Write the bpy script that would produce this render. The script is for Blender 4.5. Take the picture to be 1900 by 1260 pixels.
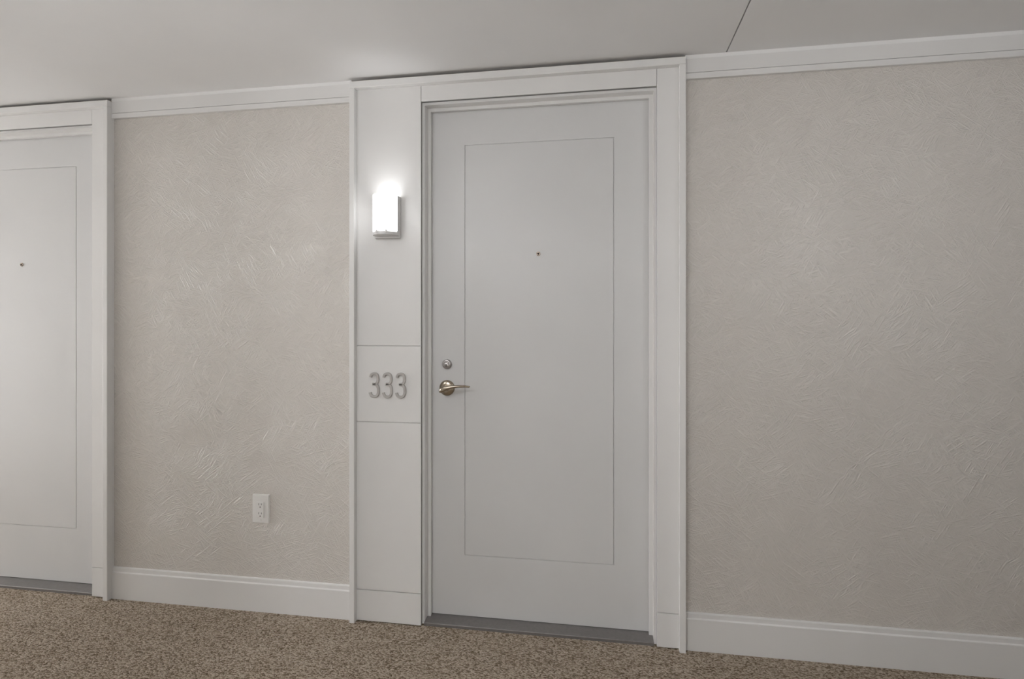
import bpy, bmesh, math, random
from mathutils import Vector, Matrix

# ------------------------------------------------------------------ scene, camera, world, exposure
for o in list(bpy.data.objects):
    bpy.data.objects.remove(o, do_unlink=True)
SC = bpy.context.scene
COL = SC.collection

CAM_Y, CAM_Z = -2.181, 1.233          # eye: 2.18 m in front of the papered wall, 1.23 m up
F_PX, YAW, HORIZON = 1017.1, 0.15854, 606.4
cam = bpy.data.cameras.new('camera')
cam.sensor_fit = 'HORIZONTAL'; cam.sensor_width = 36.0
cam.lens = F_PX / 1900 * 36.0
cam.shift_y = -(630 - HORIZON) / 1900
cam.clip_start = 0.02
cam_o = bpy.data.objects.new('camera', cam); COL.objects.link(cam_o)
cam_o.location = (0, CAM_Y, CAM_Z)
cam_o.rotation_euler = (math.pi / 2, 0, YAW)
SC.camera = cam_o

w = bpy.data.worlds.new('world'); SC.world = w; w.use_nodes = True
w.node_tree.nodes['Background'].inputs[0].default_value = (1.0, 0.97, 0.94, 1)
w.node_tree.nodes['Background'].inputs[1].default_value = 0.0

SC.view_settings.view_transform = 'Standard'
SC.view_settings.look = 'None'
SC.view_settings.gamma = 1.0
SC.view_settings.use_curve_mapping = False
SC.view_settings.exposure = 0.31

LAMP = (1.0, 1.01, 1.035)
OPP_Y = -1.52                          # the corridor's other wall, with the opening the camera looks out of
OPEN_X0, OPEN_X1, ALCOVE_Y = -1.22, 0.92, -3.6
X_MIN, X_MAX = -6.4, 3.4
Z_C = 2.2665                           # ceiling
# sconces: (radiance of the glowing glass, watts of the bulb shining up out of it)
POWER = dict(pilaster=(6.0, 0.15), right=(37.0, 2.5), mid=(26.0, 2.2), left=(8.0, 0.7))
END_FILL = 8.6                     # radiance of the added glowing sheet at the corridor's end, fill from the left
FRONT_FILL = 37.0                      # radiance of the lamp added behind the camera as frontal fill
BULB_TILT = 16                         # degrees the sconce bulbs lean away from the wall
OPP_SCONCES = [('right', 1.17), ('mid', -1.47), ('left', -4.05)]

# ------------------------------------------------------------------ material helpers
def new_mat(name):
    m = bpy.data.materials.new(name); m.use_nodes = True
    nt = m.node_tree
    return m, nt, nt.nodes, nt.links, nt.nodes['Principled BSDF']

def N(nt, kind, **kw):
    n = nt.nodes.new(kind)
    for k, v in kw.items():
        if hasattr(n, k):
            setattr(n, k, v)
        else:
            n.inputs[k].default_value = v
    return n

def ramp(nt, fac, stops):
    r = nt.nodes.new('ShaderNodeValToRGB')
    els = r.color_ramp.elements
    while len(els) < len(stops):
        els.new(0.5)
    for e, (p, c) in zip(els, stops):
        e.position = p
        e.color = c if len(c) == 4 else (*c, 1)
    nt.links.new(fac, r.inputs[0])
    return r

def math_n(nt, op, a, b=None, clamp=False):
    n = nt.nodes.new('ShaderNodeMath'); n.operation = op; n.use_clamp = clamp
    for i, v in enumerate((a, b)):
        if v is None: continue
        if isinstance(v, (int, float)): n.inputs[i].default_value = v
        else: nt.links.new(v, n.inputs[i])
    return n.outputs[0]

def bump(nt, height, strength, dist):
    b = nt.nodes.new('ShaderNodeBump')
    b.inputs['Strength'].default_value = strength
    b.inputs['Distance'].default_value = dist
    nt.links.new(height, b.inputs['Height'])
    return b

def paint(name, col, rough, grain=0.00015, var=0.02):
    m, nt, nd, lk, p = new_mat(name)
    tc = N(nt, 'ShaderNodeTexCoord')
    geo = N(nt, 'ShaderNodeNewGeometry')
    nz = N(nt, 'ShaderNodeTexNoise', Scale=2.3, Detail=4.0)
    lk.new(geo.outputs['Position'], nz.inputs['Vector'])
    r = ramp(nt, nz.outputs['Fac'], [(0.3, [c * (1 - var) for c in col]), (0.7, [min(1, c * (1 + var)) for c in col])])
    lk.new(r.outputs[0], p.inputs['Base Color'])
    nz2 = N(nt, 'ShaderNodeTexNoise', Scale=160.0, Detail=3.0)
    lk.new(geo.outputs['Position'], nz2.inputs['Vector'])
    b = bump(nt, nz2.outputs['Fac'], 0.35, grain)
    lk.new(b.outputs[0], p.inputs['Normal'])
    p.inputs['Roughness'].default_value = rough
    return m

def metal(name, col, rough, metallic=1.0):
    m, nt, nd, lk, p = new_mat(name)
    geo = N(nt, 'ShaderNodeNewGeometry')
    nz = N(nt, 'ShaderNodeTexNoise', Scale=90.0, Detail=3.0)
    lk.new(geo.outputs['Position'], nz.inputs['Vector'])
    r = ramp(nt, nz.outputs['Fac'], [(0.3, [c * 0.93 for c in col]), (0.7, [min(1, c * 1.05) for c in col])])
    lk.new(r.outputs[0], p.inputs['Base Color'])
    p.inputs['Metallic'].default_value = metallic
    p.inputs['Roughness'].default_value = rough
    return m

# ------------------------------------------------------------------ materials
M = {}
M['trim'] = paint('white_trim_paint', (0.85, 0.84, 0.825), 0.38)
M['door'] = paint('white_door_paint', (0.735, 0.732, 0.727), 0.36, 0.0001)
M['ceiling'] = paint('ceiling_paint', (0.90, 0.895, 0.89), 0.8)
M['plastic'] = paint('outlet_plastic', (0.88, 0.865, 0.84), 0.35, 0.00003, 0.0)
M['nickel'] = metal('satin_nickel', (0.43, 0.375, 0.30), 0.20)
M['steel'] = metal('brushed_steel', (0.45, 0.43, 0.42), 0.35)
M['number'] = metal('painted_number_metal', (0.55, 0.525, 0.505), 0.42, 0.25)
M['bracket'] = metal('sconce_metal', (0.80, 0.79, 0.78), 0.4, 0.1)
M['dark'] = paint('dark_recess', (0.03, 0.027, 0.025), 0.7, 0.0, 0.0)
M['brass'] = metal('peephole_brass', (0.33, 0.27, 0.22), 0.25)
M['threshold'] = metal('threshold_aluminium', (0.225, 0.21, 0.205), 0.45, 0.3)
M['gap_shade'] = paint('painted_gap_shade', (0.20, 0.15, 0.105), 0.9)  # dark tone standing in for shade in the gap above the header
M['highlight'] = paint('painted_highlight', (0.94, 0.935, 0.925), 0.6)  # paler than the trim: the crown's bright top band painted in
M['blank'] = paint('corridor_paint', (0.86, 0.85, 0.83), 0.7)

def wallpaper():
    m, nt, nd, lk, p = new_mat('textured_wallpaper')
    geo = N(nt, 'ShaderNodeNewGeometry')
    sep = N(nt, 'ShaderNodeSeparateXYZ'); lk.new(geo.outputs['Position'], sep.inputs[0])
    base = N(nt, 'ShaderNodeCombineXYZ')
    lk.new(sep.outputs['X'], base.inputs[0]); lk.new(sep.outputs['Z'], base.inputs[1])
    total = None
    for i, (ang, along, across, seed) in enumerate([(38, 11, 175, 1.7), (-38, 11, 175, 5.1), (14, 14, 190, 9.3), (-16, 14, 190, 13.9), (62, 12, 180, 21.0), (-60, 12, 180, 27.0)]):
        mp = N(nt, 'ShaderNodeMapping', vector_type='POINT')
        mp.inputs['Rotation'].default_value = (0, 0, math.radians(ang))
        mp.inputs['Location'].default_value = (seed, seed * 0.7, 0)
        lk.new(base.outputs[0], mp.inputs[0])
        sc = N(nt, 'ShaderNodeVectorMath', operation='MULTIPLY')
        sc.inputs[1].default_value = (along, across, 1)
        lk.new(mp.outputs[0], sc.inputs[0])
        nz = N(nt, 'ShaderNodeTexNoise', Scale=1.0, Detail=1.0)
        lk.new(sc.outputs[0], nz.inputs['Vector'])
        r = ramp(nt, nz.outputs['Fac'], [(0.50, (0, 0, 0)), (0.68, (1, 1, 1))])
        mk = N(nt, 'ShaderNodeTexNoise', Scale=7.0, Detail=2.0)
        mo = N(nt, 'ShaderNodeVectorMath', operation='ADD'); mo.inputs[1].default_value = (seed * 3, -seed, seed)
        lk.new(base.outputs[0], mo.inputs[0]); lk.new(mo.outputs[0], mk.inputs['Vector'])
        mr = ramp(nt, mk.outputs['Fac'], [(0.38, (0.15, 0.15, 0.15)), (0.62, (1, 1, 1))])
        v = math_n(nt, 'MULTIPLY', r.outputs[0], mr.outputs[0])
        total = v if total is None else math_n(nt, 'MAXIMUM', total, v)
    fine = N(nt, 'ShaderNodeTexNoise', Scale=260.0, Detail=2.0)
    lk.new(base.outputs[0], fine.inputs['Vector'])
    h = math_n(nt, 'ADD', total, math_n(nt, 'MULTIPLY', fine.outputs['Fac'], 0.35))
    col = ramp(nt, total, [(0.0, (0.70, 0.662, 0.615)), (1.0, (0.775, 0.737, 0.69))])
    lk.new(col.outputs[0], p.inputs['Base Color'])
    b = bump(nt, h, 0.85, 0.0018)
    lk.new(b.outputs[0], p.inputs['Normal'])
    p.inputs['Roughness'].default_value = 0.30
    p.inputs['Specular IOR Level'].default_value = 0.75
    return m
M['paper'] = wallpaper()

def carpet():
    m, nt, nd, lk, p = new_mat('loop_carpet')
    geo = N(nt, 'ShaderNodeNewGeometry')
    # tufts in slanting rows
    mp = N(nt, 'ShaderNodeMapping'); mp.inputs['Rotation'].default_value = (0, 0, math.radians(-24))
    mp.inputs['Scale'].default_value = (150, 235, 1)
    lk.new(geo.outputs['Position'], mp.inputs[0])
    vo = N(nt, 'ShaderNodeTexVoronoi', Scale=1.0, Randomness=0.95)
    lk.new(mp.outputs[0], vo.inputs['Vector'])
    nz = N(nt, 'ShaderNodeTexNoise', Scale=340.0, Detail=3.0, Roughness=0.75)
    lk.new(geo.outputs['Position'], nz.inputs['Vector'])
    big = N(nt, 'ShaderNodeTexNoise', Scale=9.0, Detail=3.0)
    lk.new(geo.outputs['Position'], big.inputs['Vector'])
    cellc = N(nt, 'ShaderNodeSeparateColor'); lk.new(vo.outputs['Color'], cellc.inputs[0])
    f = math_n(nt, 'ADD', math_n(nt, 'MULTIPLY', cellc.outputs[0], 0.45), math_n(nt, 'MULTIPLY', nz.outputs['Fac'], 0.55))
    f = math_n(nt, 'ADD', f, math_n(nt, 'MULTIPLY', math_n(nt, 'SUBTRACT', big.outputs['Fac'], 0.5), 0.12))
    c = ramp(nt, f, [(0.25, (0.17, 0.12, 0.075)), (0.43, (0.41, 0.325, 0.235)), (0.57, (0.60, 0.505, 0.40)), (0.78, (0.76, 0.67, 0.56))])
    lk.new(c.outputs[0], p.inputs['Base Color'])
    dome = math_n(nt, 'SUBTRACT', 1.0, vo.outputs['Distance'])
    h = math_n(nt, 'ADD', dome, math_n(nt, 'MULTIPLY', nz.outputs['Fac'], 0.8))
    b = bump(nt, h, 1.0, 0.006)
    lk.new(b.outputs[0], p.inputs['Normal'])
    p.inputs['Roughness'].default_value = 0.95
    p.inputs['Specular IOR Level'].default_value = 0.1
    return m
M['carpet'] = carpet()

def glow(name, strength):
    m, nt, nd, lk, p = new_mat(name)
    p.inputs['Base Color'].default_value = (0.9, 0.9, 0.88, 1)
    p.inputs['Emission Color'].default_value = (*LAMP, 1)
    p.inputs['Emission Strength'].default_value = strength
    p.inputs['Roughness'].default_value = 0.3
    return m

M['opal_inside'] = glow('opal_glass_inner_face', 0.9)

# ------------------------------------------------------------------ mesh helpers
def link(name, bm, mat, parent=None, smooth=False, loc=None):
    me = bpy.data.meshes.new(name)
    bmesh.ops.recalc_face_normals(bm, faces=bm.faces[:])
    bm.to_mesh(me); bm.free()
    if mat: me.materials.append(M[mat])
    if smooth:
        for f in me.polygons: f.use_smooth = True
    o = bpy.data.objects.new(name, me); COL.objects.link(o)
    if parent: o.parent = parent
    if loc: o.location = loc
    return o

def empty(name, loc=(0, 0, 0)):
    o = bpy.data.objects.new(name, None); COL.objects.link(o)
    o.location = loc; o.empty_display_size = 0.05
    return o

def tag(o, label=None, cat=None, group=None, kind=None):
    if label: o['label'] = label
    if cat: o['category'] = cat
    if group: o['group'] = group
    if kind: o['kind'] = kind
    return o

def add_box(bm, x0, x1, y0, y1, z0, z1, bev=0.0, seg=2):
    t = bmesh.new()
    bmesh.ops.create_cube(t, size=1)
    for v in t.verts:
        v.co = Vector(((x0 + x1) / 2 + v.co.x * (x1 - x0), (y0 + y1) / 2 + v.co.y * (y1 - y0), (z0 + z1) / 2 + v.co.z * (z1 - z0)))
    if bev:
        bmesh.ops.bevel(t, geom=t.edges[:], offset=bev, segments=seg, affect='EDGES', profile=0.5)
    merge(bm, t)
    return bm

def merge(bm, t):
    me = bpy.data.meshes.new('tmp'); t.to_mesh(me); t.free()
    bm.from_mesh(me); bpy.data.meshes.remove(me)

def box(name, mat, parent, x0, x1, y0, y1, z0, z1, bev=0.0015):
    return link(name, add_box(bmesh.new(), x0, x1, y0, y1, z0, z1, bev), mat, parent)

def add_prism(bm, prof, axis, a0, a1):
    """extrude a closed 2-D profile; axis 'X': prof=(y,z); axis 'Z': prof=(x,y)"""
    t = bmesh.new()
    def pt(p, a):
        return (a, p[0], p[1]) if axis == 'X' else ((p[0], p[1], a) if axis == 'Z' else (p[0], a, p[1]))
    A = [t.verts.new(pt(p, a0)) for p in prof]; B = [t.verts.new(pt(p, a1)) for p in prof]
    n = len(prof)
    for i in range(n):
        t.faces.new((A[i], A[(i + 1) % n], B[(i + 1) % n], B[i]))
    t.faces.new(A[::-1]); t.faces.new(B)
    bmesh.ops.recalc_face_normals(t, faces=t.faces[:])
    merge(bm, t)
    return bm

def add_lathe(bm, prof, centre, seg=40):
    """revolve (radius, distance towards the corridor) about an axis along -Y"""
    t = bmesh.new(); rings = []
    for r, d in prof:
        if r < 1e-6:
            rings.append([t.verts.new((centre[0], centre[1] - d, centre[2]))])
        else:
            rings.append([t.verts.new((centre[0] + r * math.cos(2 * math.pi * k / seg), centre[1] - d, centre[2] + r * math.sin(2 * math.pi * k / seg))) for k in range(seg)])
    for a, b in zip(rings, rings[1:]):
        for k in range(seg):
            k2 = (k + 1) % seg
            if len(a) == 1 and len(b) > 1: t.faces.new((a[0], b[k], b[k2]))
            elif len(b) == 1 and len(a) > 1: t.faces.new((a[k], b[0], a[k2]))
            elif len(a) > 1: t.faces.new((a[k], b[k], b[k2], a[k2]))
    merge(bm, t)
    return bm

def shade_auto(o, ang=35):
    me = o.data
    for f in me.polygons: f.use_smooth = True
    bm = bmesh.new(); bm.from_mesh(me)
    for e in bm.edges:
        if len(e.link_faces) == 2 and e.calc_face_angle(0) > math.radians(ang): e.smooth = False
    bm.to_mesh(me); bm.free()
    return o

# ------------------------------------------------------------------ dimensions of one door unit (metres, at its own x)
FIN_Y, PAN_Y, DOOR_Y = -0.038, -0.014, 0.058
XL_OUT, XL_IN, X_PAN_R = -1.028, -1.006, -0.726
X_CAS_L, XR_IN, XR_OUT = 0.2175, 0.298, 0.3215
Z_HEAD, Z_FIN_LO, Z_TOP = 2.160, 2.2245, 2.2528
UNIT_DX = -2.505                        # the neighbouring door, one bay along

# ------------------------------------------------------------------ shell
def structure(o, label, cat):
    return tag(o, label, cat, kind='structure')

floor = box('floor', 'carpet', None, X_MIN, X_MAX, ALCOVE_Y, 0.2, -0.08, 0.0, 0)
structure(floor, 'beige and brown flecked loop carpet along the corridor', 'floor')

SEAM_X = 0.4716
ceiling = box('ceiling', 'dark', None, X_MIN, X_MAX, ALCOVE_Y, 0.2, Z_C + 0.012, Z_C + 0.1, 0)
structure(ceiling, 'smooth pale grey corridor ceiling with a thin control joint', 'ceiling')
box('ceiling_panel', 'ceiling', ceiling, X_MIN, SEAM_X - 0.0022, ALCOVE_Y, 0.2, Z_C, Z_C + 0.012, 0)
box('ceiling_panel', 'ceiling', ceiling, SEAM_X + 0.0022, X_MAX, ALCOVE_Y, 0.2, Z_C, Z_C + 0.012, 0)

def door_open(dx):
    return (-0.80 + dx, 0.29 + dx)
bm = bmesh.new()
a0, a1 = door_open(0); b0, b1 = door_open(UNIT_DX)
for x0, x1 in ((X_MIN, b0), (b1, a0), (a1, X_MAX)):
    add_box(bm, x0, x1, 0.0, 0.2, 0.0, Z_C)
for x0, x1 in ((b0, b1), (a0, a1)):
    add_box(bm, x0, x1, 0.0, 0.2, Z_HEAD + 0.045, Z_C)
    add_box(bm, x0, x1, 0.16, 0.2, 0.0, Z_HEAD + 0.045)
wall = link('wall_back', bm, 'paper', None)
structure(wall, 'grey beige wallpaper wall embossed with crossing strokes', 'wall')
bm = bmesh.new()
add_box(bm, X_MIN, OPEN_X0, OPP_Y - 0.12, OPP_Y, 0, Z_C)
add_box(bm, OPEN_X1, X_MAX, OPP_Y - 0.12, OPP_Y, 0, Z_C)
o = link('wall_front', bm, 'blank'); structure(o, 'pale painted wall across the corridor with a wide opening', 'wall')
bm = bmesh.new()
add_box(bm, OPEN_X0 - 0.12, OPEN_X0, ALCOVE_Y, OPP_Y - 0.12, 0, Z_C)
add_box(bm, OPEN_X1, OPEN_X1 + 0.12, ALCOVE_Y, OPP_Y - 0.12, 0, Z_C)
add_box(bm, OPEN_X0 - 0.12, OPEN_X1 + 0.12, ALCOVE_Y - 0.12, ALCOVE_Y, 0, Z_C)
o = link('wall_alcove', bm, 'blank'); structure(o, 'pale painted walls of the alcove off the corridor', 'wall')
o = box('wall_right', 'blank', None, X_MAX, X_MAX + 0.1, OPP_Y - 0.12, 0.2, 0, Z_C, 0); structure(o, 'pale painted end wall past the plain papered stretch', 'wall')
o = box('wall_left', 'blank', None, X_MIN - 0.1, X_MIN, OPP_Y - 0.12, 0.2, 0, Z_C, 0); structure(o, 'pale painted end wall far beyond the neighbouring door', 'wall')

# added fill: framed glowing sheet at the corridor's left end, out of view
fill_root = empty('fill_panel_1', (X_MIN, -0.75, 0.0)); structure(fill_root, 'added glowing sheet in a frame on the end wall, unseen fill from the left', 'fill_panel')
WY, WZ0, WZ1 = 0.60, 0.10, 1.80
M['fill_sheet'] = glow('fill_sheet_glow', END_FILL)
box('fill_sheet', 'fill_sheet', fill_root, 0.012, 0.020, -WY, WY, WZ0, WZ1, 0)
for y0, y1, z0, z1 in ((-WY - 0.06, -WY, WZ0 - 0.06, WZ1 + 0.06), (WY, WY + 0.06, WZ0 - 0.06, WZ1 + 0.06), (-WY, WY, WZ0 - 0.06, WZ0), (-WY, WY, WZ1, WZ1 + 0.06)):
    box('fill_frame', 'trim', fill_root, 0.0, 0.045, y0, y1, z0, z1, 0.002)
for k in range(1, 3):
    box('fill_bar', 'trim', fill_root, 0.020, 0.032, -WY, WY, WZ0 + (WZ1 - WZ0) * k / 3 - 0.012, WZ0 + (WZ1 - WZ0) * k / 3 + 0.012, 0.001)

# baseboards: stepped profile with a rounded cap
BASE_PROF = [(0.0, 0.0), (-0.014, 0.0), (-0.014, 0.1190), (-0.0125, 0.1212), (-0.0095, 0.1222), (-0.0085, 0.1235), (-0.0085, 0.1385), (-0.0072, 0.1412), (-0.005, 0.1424), (0.0, 0.1424)]
# crown board: flat board, low groove, top strip with light put in its colour
CROWN_PROF = [(0.0, 2.177), (-0.0130, 2.177), (-0.0140, 2.1785), (-0.0140, 2.1983), (-0.0095, 2.1985), (-0.0095, 2.2005), (-0.0140, 2.2007), (-0.0140, Z_C), (0.0, Z_C)]
HIGHLIGHT_PROF = [(-0.0140, 2.2530), (-0.0143, 2.2530), (-0.0154, Z_C - 0.001), (-0.0154, Z_C), (-0.0140, Z_C)]
n = 0
for nm, x0, x1, lab in (('left', UNIT_DX + XR_OUT, XL_OUT, 'white stepped baseboard under the wall outlet between the two doors'),
                        ('right', XR_OUT, X_MAX, 'white stepped baseboard along the long plain papered wall'),
                        ('far', X_MIN, UNIT_DX + XL_OUT, 'white stepped baseboard beyond the neighbouring door')):
    o = link('baseboard_' + nm, add_prism(bmesh.new(), BASE_PROF, 'X', x0, x1), 'trim'); structure(o, lab, 'baseboard')
    n += 1
    o = link('trim_%d' % n, add_prism(bmesh.new(), CROWN_PROF, 'X', x0, x1), 'trim')
    link('painted_highlight_strip', add_prism(bmesh.new(), HIGHLIGHT_PROF, 'X', x0, x1), 'highlight', o)
    structure(o, lab.replace('stepped baseboard', 'crown board').replace('under', 'above').replace('along', 'at the top of'), 'crown moulding')

# ------------------------------------------------------------------ door surround
def make_surround(name, label):
    root = empty(name); structure(root, label, 'door surround')
    p = root
    # projecting edge trims round the outside
    box('edge_trim', 'trim', p, XL_OUT, XL_IN, FIN_Y, 0.0, 0.001, Z_FIN_LO, 0.0018)
    box('edge_trim', 'trim', p, XR_IN, XR_OUT, FIN_Y, 0.0, 0.001, Z_FIN_LO, 0.0018)
    box('edge_trim', 'trim', p, XL_OUT, XR_OUT, FIN_Y, 0.0, Z_FIN_LO, Z_TOP, 0.0018)
    box('gap_shade_strip', 'gap_shade', p, XL_OUT + 0.002, XR_OUT - 0.002, FIN_Y + 0.002, 0.0, Z_TOP, Z_TOP + 0.0008, 0)  # dark strip added on the header so the ceiling gap reads as shaded
    # pilaster beside the door in four boards parted by shadow gaps
    back = box('pilaster_backing', 'trim', p, XL_IN, X_PAN_R, PAN_Y + 0.006, 0.0, 0.008, Z_FIN_LO, 0)
    g = 0.0016
    for z0, z1 in ((0.004, 0.1335 - g), (0.1335 + g, 0.836 - g), (0.836 + g, 1.1535 - g), (1.1535 + g, Z_FIN_LO)):
        box('pilaster_board', 'trim', p, XL_IN, X_PAN_R, PAN_Y, PAN_Y + 0.0062, z0, z1, 0.0009)
    # casing on the hinge side
    box('casing_backing', 'trim', p, X_CAS_L, XR_IN, PAN_Y + 0.006, 0.0, 0.008, Z_FIN_LO, 0)
    for z0, z1 in ((0.004, 0.1355 - g), (0.1355 + g, Z_FIN_LO)):
        box('casing_board', 'trim', p, X_CAS_L, XR_IN, PAN_Y, PAN_Y + 0.0062, z0, z1, 0.0009)
    box('header_board', 'trim', p, X_PAN_R + 0.0012, X_CAS_L - 0.0012, PAN_Y + 0.0005, 0.004, Z_HEAD, Z_FIN_LO, 0.0009)
    # stepped frame: outer return, face, inner return, stop
    def jamb(xc, s):
        # s=+1: left jamb (opening lies to +x), s=-1: right jamb
        pr = [(0, -0.008), (0, 0.003), (0.0105, 0.003), (0.0105, 0.039), (0.0255, 0.039), (0.0255, 0.055), (0.012, 0.055), (0.012, 0.12), (-0.062, 0.12), (-0.062, 0.002), (-0.001, 0.002), (-0.001, -0.008)]
        pr = [(xc + s * a, b) for a, b in pr]
        return add_prism(bmesh.new(), pr, 'Z', 0.004, Z_HEAD + 0.04)
    link('door_jamb', jamb(X_PAN_R, 1), 'trim', p)
    link('door_jamb', jamb(X_CAS_L, -1), 'trim', p)
    hp = [(-0.0076, 0), (0.0034, 0), (0.0034, -0.0107), (0.0394, -0.0107), (0.0394, -0.0240), (0.0554, -0.0240), (0.0554, -0.010), (0.119, -0.010), (0.119, 0.039), (0.005, 0.039), (0.005, 0.001), (-0.0076, 0.001)]
    hp = [(y, Z_HEAD + z) for y, z in hp]
    link('door_head', add_prism(bmesh.new(), hp, 'X', X_PAN_R, X_CAS_L), 'trim', p)
    # aluminium threshold: bevelled nose, gently rising saddle
    tp = [(-0.005, 0.0), (-0.005, 0.0105), (-0.0035, 0.0125), (0.030, 0.0165), (0.056, 0.0195), (0.100, 0.0195), (0.100, 0.0)]
    th = link('threshold', add_prism(bmesh.new(), tp, 'X', X_PAN_R + 0.0106, X_CAS_L - 0.0106), 'threshold', p)
    tag(th, 'grey metal threshold')
    return root

# ------------------------------------------------------------------ door leaf with inlaid panel and hardware
def make_lever(parent):
    secs = [(-0.6520, 0.000, 0.9700, 0.0040, 0.0040), (-0.6495, -0.001, 0.9708, 0.0100, 0.0075), (-0.640, -0.003, 0.9735, 0.0128, 0.0095), (-0.628, -0.004, 0.9775, 0.0120, 0.0095), (-0.612, -0.004, 0.9825, 0.0088, 0.0085),
            (-0.594, -0.003, 0.9865, 0.0064, 0.0078), (-0.572, -0.001, 0.9890, 0.0054, 0.0072), (-0.548, 0.003, 0.9890, 0.0047, 0.0066), (-0.528, 0.007, 0.9875, 0.0040, 0.0058), (-0.5245, 0.008, 0.9872, 0.0022, 0.0035)]
    bm = bmesh.new(); rings = []; S = 16
    for x, y, z, hh, hd in secs:
        ring = []
        for k in range(S):
            a = 2 * math.pi * k / S; ca, sa = math.cos(a), math.sin(a)
            e = 0.75
            ring.append(bm.verts.new((x, y + hd * math.copysign(abs(ca) ** e, ca), z + hh * math.copysign(abs(sa) ** e, sa))))
        rings.append(ring)
    for a, b in zip(rings, rings[1:]):
        for k in range(S):
            bm.faces.new((a[k], a[(k + 1) % S], b[(k + 1) % S], b[k]))
    bm.faces.new(rings[0]); bm.faces.new(rings[-1][::-1])
    add_lathe(bm, [(0.0, 0.060), (0.0095, 0.060), (0.0105, 0.045), (0.0125, 0.006), (0.0125, 0.0)], (-0.6345, DOOR_Y, 0.9755), 28)
    lever = link('door_handle', bm, 'nickel', parent); shade_auto(lever, 50)
    tag(lever, 'curved satin nickel lever handle')
    r = bmesh.new()
    add_lathe(r, [(0.033, 0.0), (0.033, 0.004), (0.031, 0.0075), (0.024, 0.0105), (0.014, 0.0125), (0.0, 0.0128)], (-0.6345, DOOR_Y, 0.9755), 48)
    ro = link('rose', r, 'nickel', lever); shade_auto(ro, 40)
    return lever

def make_door(name, label):
    root = empty(name); structure(root, label, 'door')
    x0, x1, z0, z1 = X_PAN_R + 0.0135, X_CAS_L - 0.0135, 0.0215, Z_HEAD - 0.012
    px0, px1, pz0, pz1 = -0.5575, 0.0560, 0.2770, 1.9930
    g = 0.0016
    bm = bmesh.new()
    y0, y1 = DOOR_Y, DOOR_Y + 0.044
    add_box(bm, x0, px0 - g, y0, y1, z0, z1)
    add_box(bm, px1 + g, x1, y0, y1, z0, z1)
    add_box(bm, px0 - g, px1 + g, y0, y1, z0, pz0 - g)
    add_box(bm, px0 - g, px1 + g, y0, y1, pz1 + g, z1)
    add_box(bm, px0 - g, px1 + g, y0 + 0.0035, y1, pz0 - g, pz1 + g)
    leaf = link('door_leaf', bm, 'door', root)
    box('door_panel', 'door', root, px0 + g, px1 - g, y0, y0 + 0.0037, pz0 + g, pz1 - g, 0.0006)
    make_lever(root)
    c = (-0.6345, DOOR_Y, 1.0755)
    bm = bmesh.new()
    add_lathe(bm, [(0.0205, 0.0), (0.0205, 0.004), (0.0185, 0.011), (0.0165, 0.0125), (0.0135, 0.0125), (0.0130, 0.0115), (0.0, 0.0115)], c, 44)
    d = shade_auto(link('deadbolt', bm, 'steel', root), 40)
    bm = bmesh.new()
    add_lathe(bm, [(0.0098, 0.011), (0.0098, 0.0130), (0.0088, 0.0136), (0.0, 0.0136)], (c[0] - 0.0005, c[1], c[2] - 0.0035), 32)
    shade_auto(link('lock_cylinder', bm, 'steel', d), 40)
    bm = add_box(bmesh.new(), c[0] - 0.0022, c[0] + 0.0008, c[1] - 0.0141, c[1] - 0.0132, c[2] - 0.0095, c[2] + 0.0015)
    link('keyway', bm, 'dark', d)
    c = (-0.2485, DOOR_Y, 1.5325)
    bm = add_lathe(bmesh.new(), [(0.0085, 0.0), (0.0085, 0.0018), (0.0070, 0.0032), (0.0048, 0.0032), (0.0044, 0.0016)], c, 32)
    ph = shade_auto(link('peephole', bm, 'brass', root), 40)
    bm = add_lathe(bmesh.new(), [(0.0046, 0.0012), (0.0030, 0.0026), (0.0, 0.0032)], c, 24)
    shade_auto(link('lens', bm, 'dark', ph), 60)
    return root

def copy_tree(o, parent=None):
    c = o.copy(); COL.objects.link(c); c.parent = parent
    for ch in list(o.children):
        copy_tree(ch, c)
    return c

s1 = make_surround('trim_4', 'white door surround with the room number pilaster and lit sconce')
d1 = make_door('door_1', 'white flush door with lever handle beside the 333 pilaster')
s2 = copy_tree(s1); s2.name = 'trim_5'; s2.location.x = UNIT_DX
s2['label'] = 'white surround of the neighbouring door beyond the wall outlet'
d2 = copy_tree(d1); d2.name = 'door_2'; d2.location.x = UNIT_DX
d2['label'] = 'white flush door with peephole, one bay beyond the wall outlet'

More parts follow.
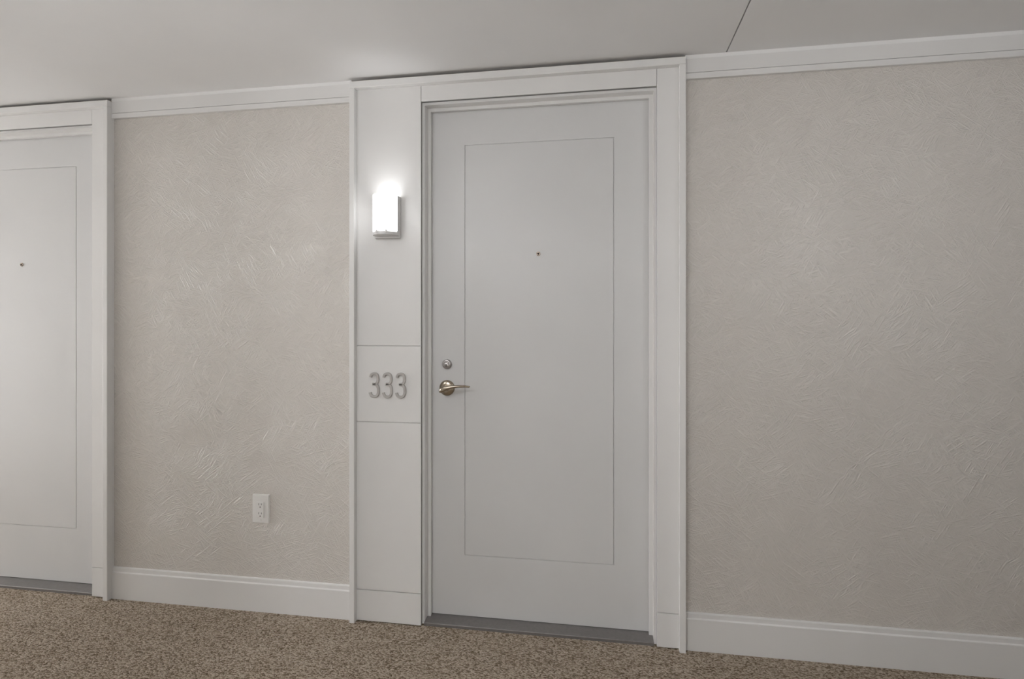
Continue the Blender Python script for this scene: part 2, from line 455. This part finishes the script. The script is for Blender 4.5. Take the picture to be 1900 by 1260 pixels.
# ------------------------------------------------------------------ wall sconce
SX, SZ0, SZ1 = -0.8650, 1.602, 1.7695
def make_sconce(name, label, key):
    """local origin: foot of the back plate on its wall; light goes towards -Y"""
    root = empty(name); tag(root, label, 'wall lamp', 'corridor sconces')
    M['shade'] = glow('lit_opal_glass', POWER[key][0])
    hw, h = 0.0525, SZ1 - SZ0
    d0, bul, zb = 0.040, 0.040, 0.020
    bp = box('back_plate', 'bracket', root, -hw - 0.001, hw + 0.001, -0.004, 0.0, 0.0, h - 0.001, 0.001)
    for s in (-1, 1):
        a, b = sorted((s * hw, s * (hw - 0.0025)))
        box('side_bracket', 'bracket', root, a, b, -d0, -0.004, 0.0045, h - 0.0025, 0.0006)
    def arc(x_half, y_base, bulge, n=24):
        # circular arc through (+-x_half, y_base) bulging towards -Y
        R = (x_half ** 2 + bulge ** 2) / (2 * bulge); cy = y_base - bulge + R
        a = math.atan2(x_half, cy - y_base)
        return [(R * math.sin(-a + 2 * a * i / n), cy - R * math.cos(-a + 2 * a * i / n)) for i in range(n + 1)]
    outer = arc(hw, -d0, bul); inner = arc(hw - 0.005, -d0 + 0.003, bul - 0.002)
    bm = add_prism(bmesh.new(), outer + inner[::-1], 'Z', zb, h)
    sh = shade_auto(link('shade', bm, 'shade', root), 40); tag(sh, 'glowing opal glass shade')
    sh.data.materials.append(M['opal_inside'])
    R0 = (hw ** 2 + bul ** 2) / (2 * bul); ax = -d0 - bul + R0          # axis of the curved glass
    for f in sh.data.polygons:
        if f.normal.dot(Vector((f.center.x, f.center.y - ax, 0)).normalized()) < 0.5: f.material_index = 1
    tray = [(-hw, -0.004)] + arc(hw - 0.001, -d0, bul - 0.004) + [(hw, -0.004)]
    bm = add_prism(bmesh.new(), tray, 'Z', 0.0045, 0.0075)
    link('bottom_tray', bm, 'bracket', root)
    lip_o = arc(hw - 0.0005, -d0, bul - 0.002); lip_i = arc(hw - 0.003, -d0, bul - 0.0045)
    bm = add_prism(bmesh.new(), lip_o + lip_i[::-1], 'Z', 0.0045, 0.0150)
    link('tray_lip', bm, 'bracket', root)
    for s in (-1, 1):
        box('shade_clip', 'bracket', root, s * 0.020 - 0.0022, s * 0.020 + 0.0022, -d0 - bul * 0.80 - 0.009, -d0 - bul * 0.80 + 0.001, 0.010, zb + 0.003, 0.0005)
    box('bottom_rail', 'trim', root, -hw - 0.001, hw + 0.001, -0.020, -0.004, -0.0035, 0.0042, 0.0008)
    # the bulb: upward light through the open top of the shade
    ld = bpy.data.lights.new('bulb', 'AREA'); ld.shape = 'DISK'; ld.size = 0.04
    ld.energy = POWER[key][1]; ld.color = LAMP; ld.spread = math.radians(100)
    lo = bpy.data.objects.new('bulb', ld); COL.objects.link(lo); lo.parent = root
    lo.location = (0, -0.054, h - 0.080); lo.rotation_euler = (math.radians(180 + BULB_TILT), 0, 0)
    return root
sc = make_sconce('wall_sconce', 'lit curved opal glass sconce above the room number on the pilaster', 'pilaster')
sc.location = (SX, PAN_Y, SZ0)
c = copy_tree(sc); c.location = (SX + UNIT_DX, PAN_Y, SZ0)
c['label'] = 'lit curved sconce on the neighbouring pilaster, past the wall outlet'

for (key, x), what in zip(OPP_SCONCES, ('facing the plain papered stretch', 'facing the wall outlet', 'beyond the neighbouring door')):
    c = make_sconce('wall_sconce', 'lit curved sconce on the opposite wall ' + what, key)
    c.location = (x, OPP_Y, SZ0); c.rotation_euler.z = math.pi

# ------------------------------------------------------------------ round lamp added behind the camera, unseen, for soft frontal fill
def fill_lamp(x, y, label):
    root = empty('fill_lamp', (x, y, Z_C)); tag(root, label, 'fill lamp')
    def turned(name, prof, mat):
        t = add_lathe(bmesh.new(), prof, (0, 0, 0), 40)
        bmesh.ops.rotate(t, verts=t.verts[:], cent=(0, 0, 0), matrix=Matrix.Rotation(math.radians(90), 3, 'X'))   # -Y axis turned to point down
        return shade_auto(link(name, t, mat, root), 45)
    turned('fill_canopy', [(0.0, 0.0), (0.20, 0.0), (0.20, 0.012), (0.19, 0.018), (0.0, 0.018)], 'bracket')
    M['fill_bowl'] = glow('fill_lamp_glow', FRONT_FILL)
    turned('fill_diffuser', [(0.185, 0.016), (0.185, 0.05), (0.170, 0.075), (0.12, 0.098), (0.06, 0.108), (0.0, 0.110)], 'fill_bowl')
fill_lamp(-1.0, -2.95, 'added round lamp on the alcove ceiling, unseen, for frontal fill')

# ------------------------------------------------------------------ room number 333
def stroke(bm, pts, wd, y0, y1):
    L, R = [], []
    n = len(pts)
    for i, p in enumerate(pts):
        a = Vector(pts[max(0, i - 1)]); b = Vector(pts[min(n - 1, i + 1)])
        t = (b - a).normalized(); nn = Vector((-t.y, t.x))
        L.append((p[0] + nn.x * wd / 2, p[1] + nn.y * wd / 2)); R.append((p[0] - nn.x * wd / 2, p[1] - nn.y * wd / 2))
    t = bmesh.new()
    k = 0.0016
    def ring(pl, pr, i):
        # chamfered cross-section: back-left, front-left, front-left inset, front-right inset, front-right, back-right
        l, r = Vector(pl[i]), Vector(pr[i]); d = (r - l).normalized()
        return [t.verts.new((q.x, yy, q.y)) for q, yy in ((l, y0), (l, y1 + k), (l + d * k, y1), (r - d * k, y1), (r, y1 + k), (r, y0))]
    rs = [ring(L, R, i) for i in range(n)]
    for a, b in zip(rs, rs[1:]):
        for j in range(6):
            t.faces.new((a[j], a[(j + 1) % 6], b[(j + 1) % 6], b[j]))
    t.faces.new(rs[0][::-1]); t.faces.new(rs[-1])
    bmesh.ops.recalc_face_normals(t, faces=t.faces[:])
    merge(bm, t)

def digit_three(parent, x):
    bm = bmesh.new()
    e = 0.82
    def bowl(cx, cz, rx, rz, a0, a1, n=30):
        out = []
        for i in range(n + 1):
            a = math.radians(a0 + (a1 - a0) * i / n); c, s = math.cos(a), math.sin(a)
            out.append((cx + rx * math.copysign(abs(c) ** e, c), cz + rz * math.copysign(abs(s) ** e, s)))
        return out
    up = bowl(-0.0010, 0.0265, 0.0160, 0.0215, 168, -78) + [(-0.0065, 0.0050)]
    lo = [(-0.0065, 0.0035)] + bowl(-0.0010, -0.0225, 0.0180, 0.0255, 78, -166)
    y0, y1 = 0.0, -0.0090
    stroke(bm, up, 0.0104, y0, y1); stroke(bm, lo, 0.0104, y0, y1)
    o = link('digit', bm, 'number', parent); o.location.x = x
    return o
num = empty('room_number', (-0.8680, PAN_Y, 0.9905))
tag(num, 'raised grey metal room number 333 on the pilaster below the sconce', 'room number')
for x in (-0.0575, 0.0, 0.0575):
    digit_three(num, x)

# ------------------------------------------------------------------ wall outlet
def make_outlet():
    root = empty('wall_outlet', (-1.4515, 0.0, 0.4440))
    tag(root, 'white duplex wall outlet low on the papered wall between the doors', 'outlet')
    hw, hh = 0.0400, 0.0620
    prof = bmesh.new()
    add_box(prof, -hw, hw, -0.0065, 0.0, -hh, hh)
    bmesh.ops.bevel(prof, geom=[e for e in prof.edges if all(v.co.y < -0.006 for v in e.verts)], offset=0.0030, segments=4, affect='EDGES')
    shade_auto(link('cover_plate', prof, 'plastic', root), 50)
    box('receptacle', 'plastic', root, -0.0168, 0.0168, -0.0098, -0.006, -0.0380, 0.0300, 0.0012)
    rc = root.children[-1]
    for s in (-1, 1):
        cz = s * 0.0195 - 0.005
        for dx, hz in ((-0.0063, 0.0045), (0.0063, 0.0038)):
            box('slot', 'dark', rc, dx - 0.0010, dx + 0.0010, -0.00995, -0.0090, cz + 0.006 - hz, cz + 0.006 + hz, 0)
        bm = add_lathe(bmesh.new(), [(0.0026, 0.0090), (0.0026, 0.00995), (0.0, 0.00995)], (0, 0, cz - 0.0062), 16)
        link('ground_hole', bm, 'dark', rc)
        bm = add_lathe(bmesh.new(), [(0.0032, 0.006), (0.0032, 0.0070), (0.0024, 0.0076), (0.0, 0.0077)], (0, 0, s * 0.0480), 18)
        link('screw', bm, 'plastic', root)
    return root
make_outlet()
